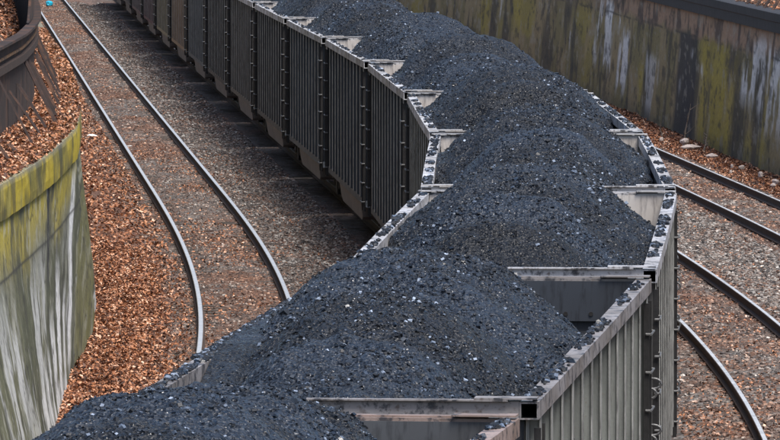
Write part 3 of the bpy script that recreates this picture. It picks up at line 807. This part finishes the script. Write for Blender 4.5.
def coal_load(idx, loc, rz, near):
    par = (random.uniform(-.12, -.02), random.uniform(-.02, .14), random.uniform(.52, .62), idx * 7 + 3, random.uniform(.06, .16), random.uniform(.34, .46), random.uniform(.0, .12))
    if idx == 1: par = (-.08, .0, .52, 10, .10, .36, .19)
    left_cover = idx == 1
    if idx == 0: par = (.1, .0, .52, 3, .08, .4, .1)
    d = .028 if near < 75 else .035 if near < 110 else .055 if near < 190 else .11
    xs = np.arange(-1.385, 1.386, d); xs[-1] = 1.385; ys = np.arange(-HL + .12, HL - .12, d)
    Yg, Xg = np.meshgrid(ys, xs, indexing='ij'); Z = coal_height(Xg, Yg, par) + RIMZ
    if left_cover: Z = np.maximum(Z, RIMZ + (.07 - .25 * (Xg + 1.385) * 0) * 1 - .9 * np.maximum(0, Xg + 1.15) - .3 * (1 - sstep(-5.2, -2.6, Yg) * sstep(5.6, 4.4, Yg)) + .05 * (fbm(Xg * 9, Yg * 9, 4, 3) - .5))
    Xg = np.pad(Xg, 1, 'edge'); Yg = np.pad(Yg, 1, 'edge'); Z = np.pad(Z, 1, 'edge')
    for sl_ in ((0, slice(None)), (-1, slice(None)), (slice(None), 0), (slice(None), -1)): Z[sl_] = RIMZ - 1.4
    v = np.stack([Xg, Yg, Z], -1).reshape(-1, 3); q = grid_quads(len(ys) + 2, len(xs) + 2)[:, ::-1]; mi = np.zeros(len(q), int)
    # lumps lying on the heap
    nl = 30000 if near < 75 else 20000 if near < 110 else 9000 if near < 160 else 2500
    smin = .010 if near < 75 else .014 if near < 110 else .022
    px = RNG.uniform(-1.36, 1.36, nl); py = RNG.uniform(-HL + .15, HL - .15, nl)
    clump = fbm(px * 1.5, py * 1.5, idx + 70, 3); k = RNG.random(nl) < .12 + 1.1 * sstep(.4, .62, clump); px, py = px[k], py[k]
    pz = coal_height(px, py, par) + RIMZ + .002
    sz = smin + .034 * RNG.random(len(px)) ** 3.5
    big = RNG.random(len(px)) < .002; sz[big] += RNG.uniform(.02, .06, big.sum())
    # spill on the top rails
    ns = (1500 if idx == 1 else 700) if near < 120 else 260
    cy = RNG.uniform(-HL + .3, HL - .3, 16); sy = cy[RNG.integers(0, 16, ns)] + RNG.normal(0, .22, ns); sy = np.clip(sy, -HL + .1, HL - .1)
    sx = (1.41 + np.abs(RNG.normal(0, .04, ns)).clip(0, .09) + bulge(sy)) * np.where(RNG.random(ns) < (.72 if idx == 1 else .5), -1, 1)
    if left_cover:
        yy2 = RNG.uniform(-3.3, 5.2, 2600); xx2 = -(1.385 + .15 * RNG.random(2600) ** 1.3 + bulge(yy2)); sy = np.concatenate([sy, yy2]); sx = np.concatenate([sx, xx2]); ns += 2600
    P_ = np.concatenate([np.stack([px, py, pz], -1), np.stack([sx, sy, np.full(ns, RIMZ + .01)], -1)])
    Z_ = np.concatenate([sz, RNG.uniform(.02, .055, ns)])
    cv, cq = lumps(P_, Z_, .8)
    v2 = np.concatenate([v, cv]); q2 = np.concatenate([q, cq + len(v)]); mi = np.concatenate([mi, np.ones(len(cq), int)])
    o = raw_mesh('coal_heap', v2, q2, [M_COAL, M_CHUNK], mi=mi)
    col_attr(o, np.repeat(coal_band(v2[:, 0], v2[:, 1], par[3])[:, None], 3, 1))
    o.location = loc; o.rotation_euler = (0, 0, rz)
    return o

ORD = ['nearest', 'second', 'third', 'fourth', 'fifth', 'sixth', 'seventh', 'eighth', 'ninth', 'tenth', 'eleventh', 'twelfth', 'thirteenth', 'fourteenth', 'fifteenth', 'sixteenth', 'seventeenth', 'eighteenth', 'nineteenth']
GREY = [(.18, .17, .16), (.21, .22, .205), (.10, .10, .098), (.10, .10, .10), (.12, .115, .08), (.075, .083, .09), (.075, .086, .097), (.088, .102, .115), (.082, .082, .082), (.12, .108, .095),
        (.06, .055, .055), (.10, .115, .13), (.34, .22, .13), (.30, .25, .15), (.14, .06, .075), (.16, .10, .11), (.1, .09, .1), (.1, .09, .1), (.1, .09, .1)]
GREYN = ['weathered grey', 'pale grey', 'dark grey', 'plain grey', 'olive stained grey', 'blue grey', 'blue grey', 'light blue grey', 'dull grey', 'brownish grey', 'dark brown', 'cool grey', 'tan brown', 'olive tan', 'dark maroon', 'purple brown', 'dark purplish', 'dark purplish', 'dark purplish']
RIMC = {0: (.6, .46, .40), 1: (.50, .47, .46), 2: (.9, .9, .92)}
for i in range(19):
    yn = Y_FIRST + PITCHY * i; yc = yn + HL
    x, y = at(yc, 0.0); rz = -math.atan(PS(yc)) ; rz = math.atan2(-(PS(yc)), 1)
    if i == 0: r, parts = proto, [c for c, _ in proto_tree] + [g_ for _, gs in proto_tree for g_ in gs]
    else: r, parts = copy_wagon()
    r.location = (x, y, 0); r.rotation_euler = (0, 0, rz)
    pos = 'nearest to the camera' if i == 0 else ORD[i] + ' from the camera' if i < 18 else 'last one seen at the far end'
    tag(r, f'{GREYN[i]} ribbed coal wagon, {pos} in the train', 'coal wagon', 'loaded coal wagons of the train')
    for p in parts:
        nm = p.name.split('.')[0]
        if nm in ('side_wall', 'side_sill'): c_ = GREY[i]
        elif nm in ('top_rail', 'end_rail'): c_ = RIMC.get(i, (1, 1, 1))
        elif nm in ('end_wall', 'end_plate'): c_ = (.10, .12, .155) if i == 1 else (.22, .24, .27) if i == 0 else (1.5, 1.45, 1.4)  # shade painted into the two nearest wagons' end colours, lit tone into the rest
        else: c_ = (1, 1, 1)
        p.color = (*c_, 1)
    if i == 1:
        for ya, z0, z1, w_ in ((-HL + 3.85, 2.3, RIMZ - .62, .36), (-HL + 2.72, 2.86, RIMZ - .58, .36)):
            m = MB(); m.box(1.47, 1.512, ya - w_, ya + w_, z0, z1); m.build('black_patch_plate', M_BLACK, r)
    o = coal_load(i, (x, y, 0), rz, yn)
    tag(o, f'heap of black coal filling the {ORD[i]} wagon from the camera' if i < 18 else 'heap of black coal filling the farthest wagon seen', 'coal', 'coal heaped in the wagons')

# ------------------------------------------------------------------ small things beside the tracks
def px_ground(xp, yp, z):
    """where the sight line of a spot seen in the photo meets height z: used once to measure the place"""
    zc = F_PX * (CAM_Z - z) / ((yp - YH) * math.cos(PITCH)); D = (zc - (CAM_Z - z) * math.sin(PITCH)) / math.cos(PITCH)
    return (xp - CX) * zc / F_PX, D
def rock(name, loc, size, mat, seed, squash=.6):
    r_ = random.Random(seed); import bmesh
    bm = bmesh.new(); bmesh.ops.create_icosphere(bm, subdivisions=2, radius=.5)
    ph = [r_.uniform(0, 6) for _ in range(6)]
    for v in bm.verts:
        c_ = v.co; k = 1 + .18 * math.sin(5 * c_.x + ph[0]) + .16 * math.sin(6 * c_.y + ph[1]) + .15 * math.sin(7 * c_.z + ph[2]) + r_.uniform(-.06, .06)
        c_ *= k; c_.x *= size[0]; c_.y *= size[1]; c_.z *= size[2]
    me = bpy.data.meshes.new(name); bm.to_mesh(me); bm.free(); me.materials.append(mat)
    o = bpy.data.objects.new(name, me); COL.objects.link(o); o.location = loc; o.rotation_euler = (0, 0, r_.uniform(0, 3))
    return o
rocks = [(684, 143, (.34, .5, .2), 'largest pale pink concrete lump at the foot of right wall'), (692, 147, (.30, .9, .14), 'long flat pale slab next to the largest lump by right wall'),
         (712, 156, (.2, .5, .13), 'flat grey white stone between the twigs and the outermost rail'), (732, 166, (.11, .2, .1), 'small pale stone on leaves beside right rail, leftmost of a close pair'),
         (741, 167, (.18, .3, .1), 'small pale stone on leaves beside right rail, rightmost of a close pair'), (761, 175, (.20, .3, .15), 'rounded whitish stone resting alone in the leaves by the right wall'),
         (776, 182, (.2, .3, .12), 'pinkish stone in the leaves at the right edge of the photo'), (731, 171, (.1, .15, .08), 'tiny pale stone closest to the outermost rail below the pair'),
         (661, 139, (.15, .3, .1), 'pale stone just beyond the wagon rim at the right wall foot'), (773, 185, (.14, .2, .1), 'little pale stone beside the pinkish stone at right edge')]
for k, (a, b, s_, lab) in enumerate(rocks):
    x, y = px_ground(a, b, -.1); tag(rock('pale_stone', (x, y, -.14 + s_[2] * .3), (s_[0] * .62, s_[1] * .6, s_[2] * 1.0), M_PALE, 30 + k), lab, 'stone', 'pale stones along the right wall')
for a, b, s_, lab in ((92, 135, (.28, .5, .05), 'torn white paper scrap in leaves left of the left track'), (102, 247, (.16, .22, .05), 'small white scrap on the leaf strip beside the left wall'), (129, 146, (.1, .2, .04), 'small white scrap lying against the left rail'), (127, 315, (.11, .12, .04), 'tiny pale scrap low on the leaf strip near left wall')):
    x, y = px_ground(a, b, -.05); tag(rock('paper_scrap', (x, y, -.05), s_, M_PAPER, int(a)), lab, 'litter')
x, y = px_ground(50, 3, 0); tag(rock('blue_plastic_scrap', (x, y, -.02), (.42, .9, .3), M_BLUE, 5), 'bright blue plastic lump at far top left beside the track', 'litter')  # small blue scrap of unknown kind, built as a plain lump

# bare sapling and brush by the right wall
def sapling(name, base, h, seed, label, n=6, lean=.1):
    r_ = random.Random(seed); t = empty(name, base); m = MB()
    pts = [Vector((0, 0, 0))]; d = Vector((lean, 0, 1)).normalized()
    for k in range(7):
        d = (d + Vector((r_.uniform(-.28, .28), r_.uniform(-.2, .2), .25))).normalized(); pts.append(pts[-1] + d * h / 7)
    for k in range(7): m.tube(pts[k], pts[k + 1], .026 * (1 - k / 8.5), 6, 0, .026 * (1 - (k + 1) / 8.5))
    m.build('stem', M_BARK, t)
    for k in range(n):
        j = r_.randint(1, 6); p = pts[j]; m = MB(); dd = Vector((r_.uniform(-1, 1), r_.uniform(-1, 1), r_.uniform(.2, .9))).normalized()
        for q in range(4):
            p2 = p + dd * h * .07; m.tube(p, p2, .011 * (1 - q / 5), 5, 0, .009 * (1 - q / 5)); p = p2; dd = (dd + Vector((r_.uniform(-.5, .5), r_.uniform(-.5, .5), r_.uniform(-.1, .4)))).normalized()
        m.build('twig', M_BARK, t)
    tag(t, label, 'sapling'); return t
x, y = px_ground(683, 145, -.2); sapling('bare_sapling', (x, y, -.25), 1.15, 2, 'thin bare crooked sapling standing before the dark stain of right wall', 4)
x, y = px_ground(704, 150, -.2); sapling('bare_shrub', (x, y, -.25), .5, 5, 'low tangle of bare twigs at right wall foot beside the sapling', 12)
x, y = px_ground(662, 136, -.2); sapling('bare_shrub', (x, y, -.25), .4, 8, 'tiny bare twigs at right wall foot nearest the coal wagon', 10)
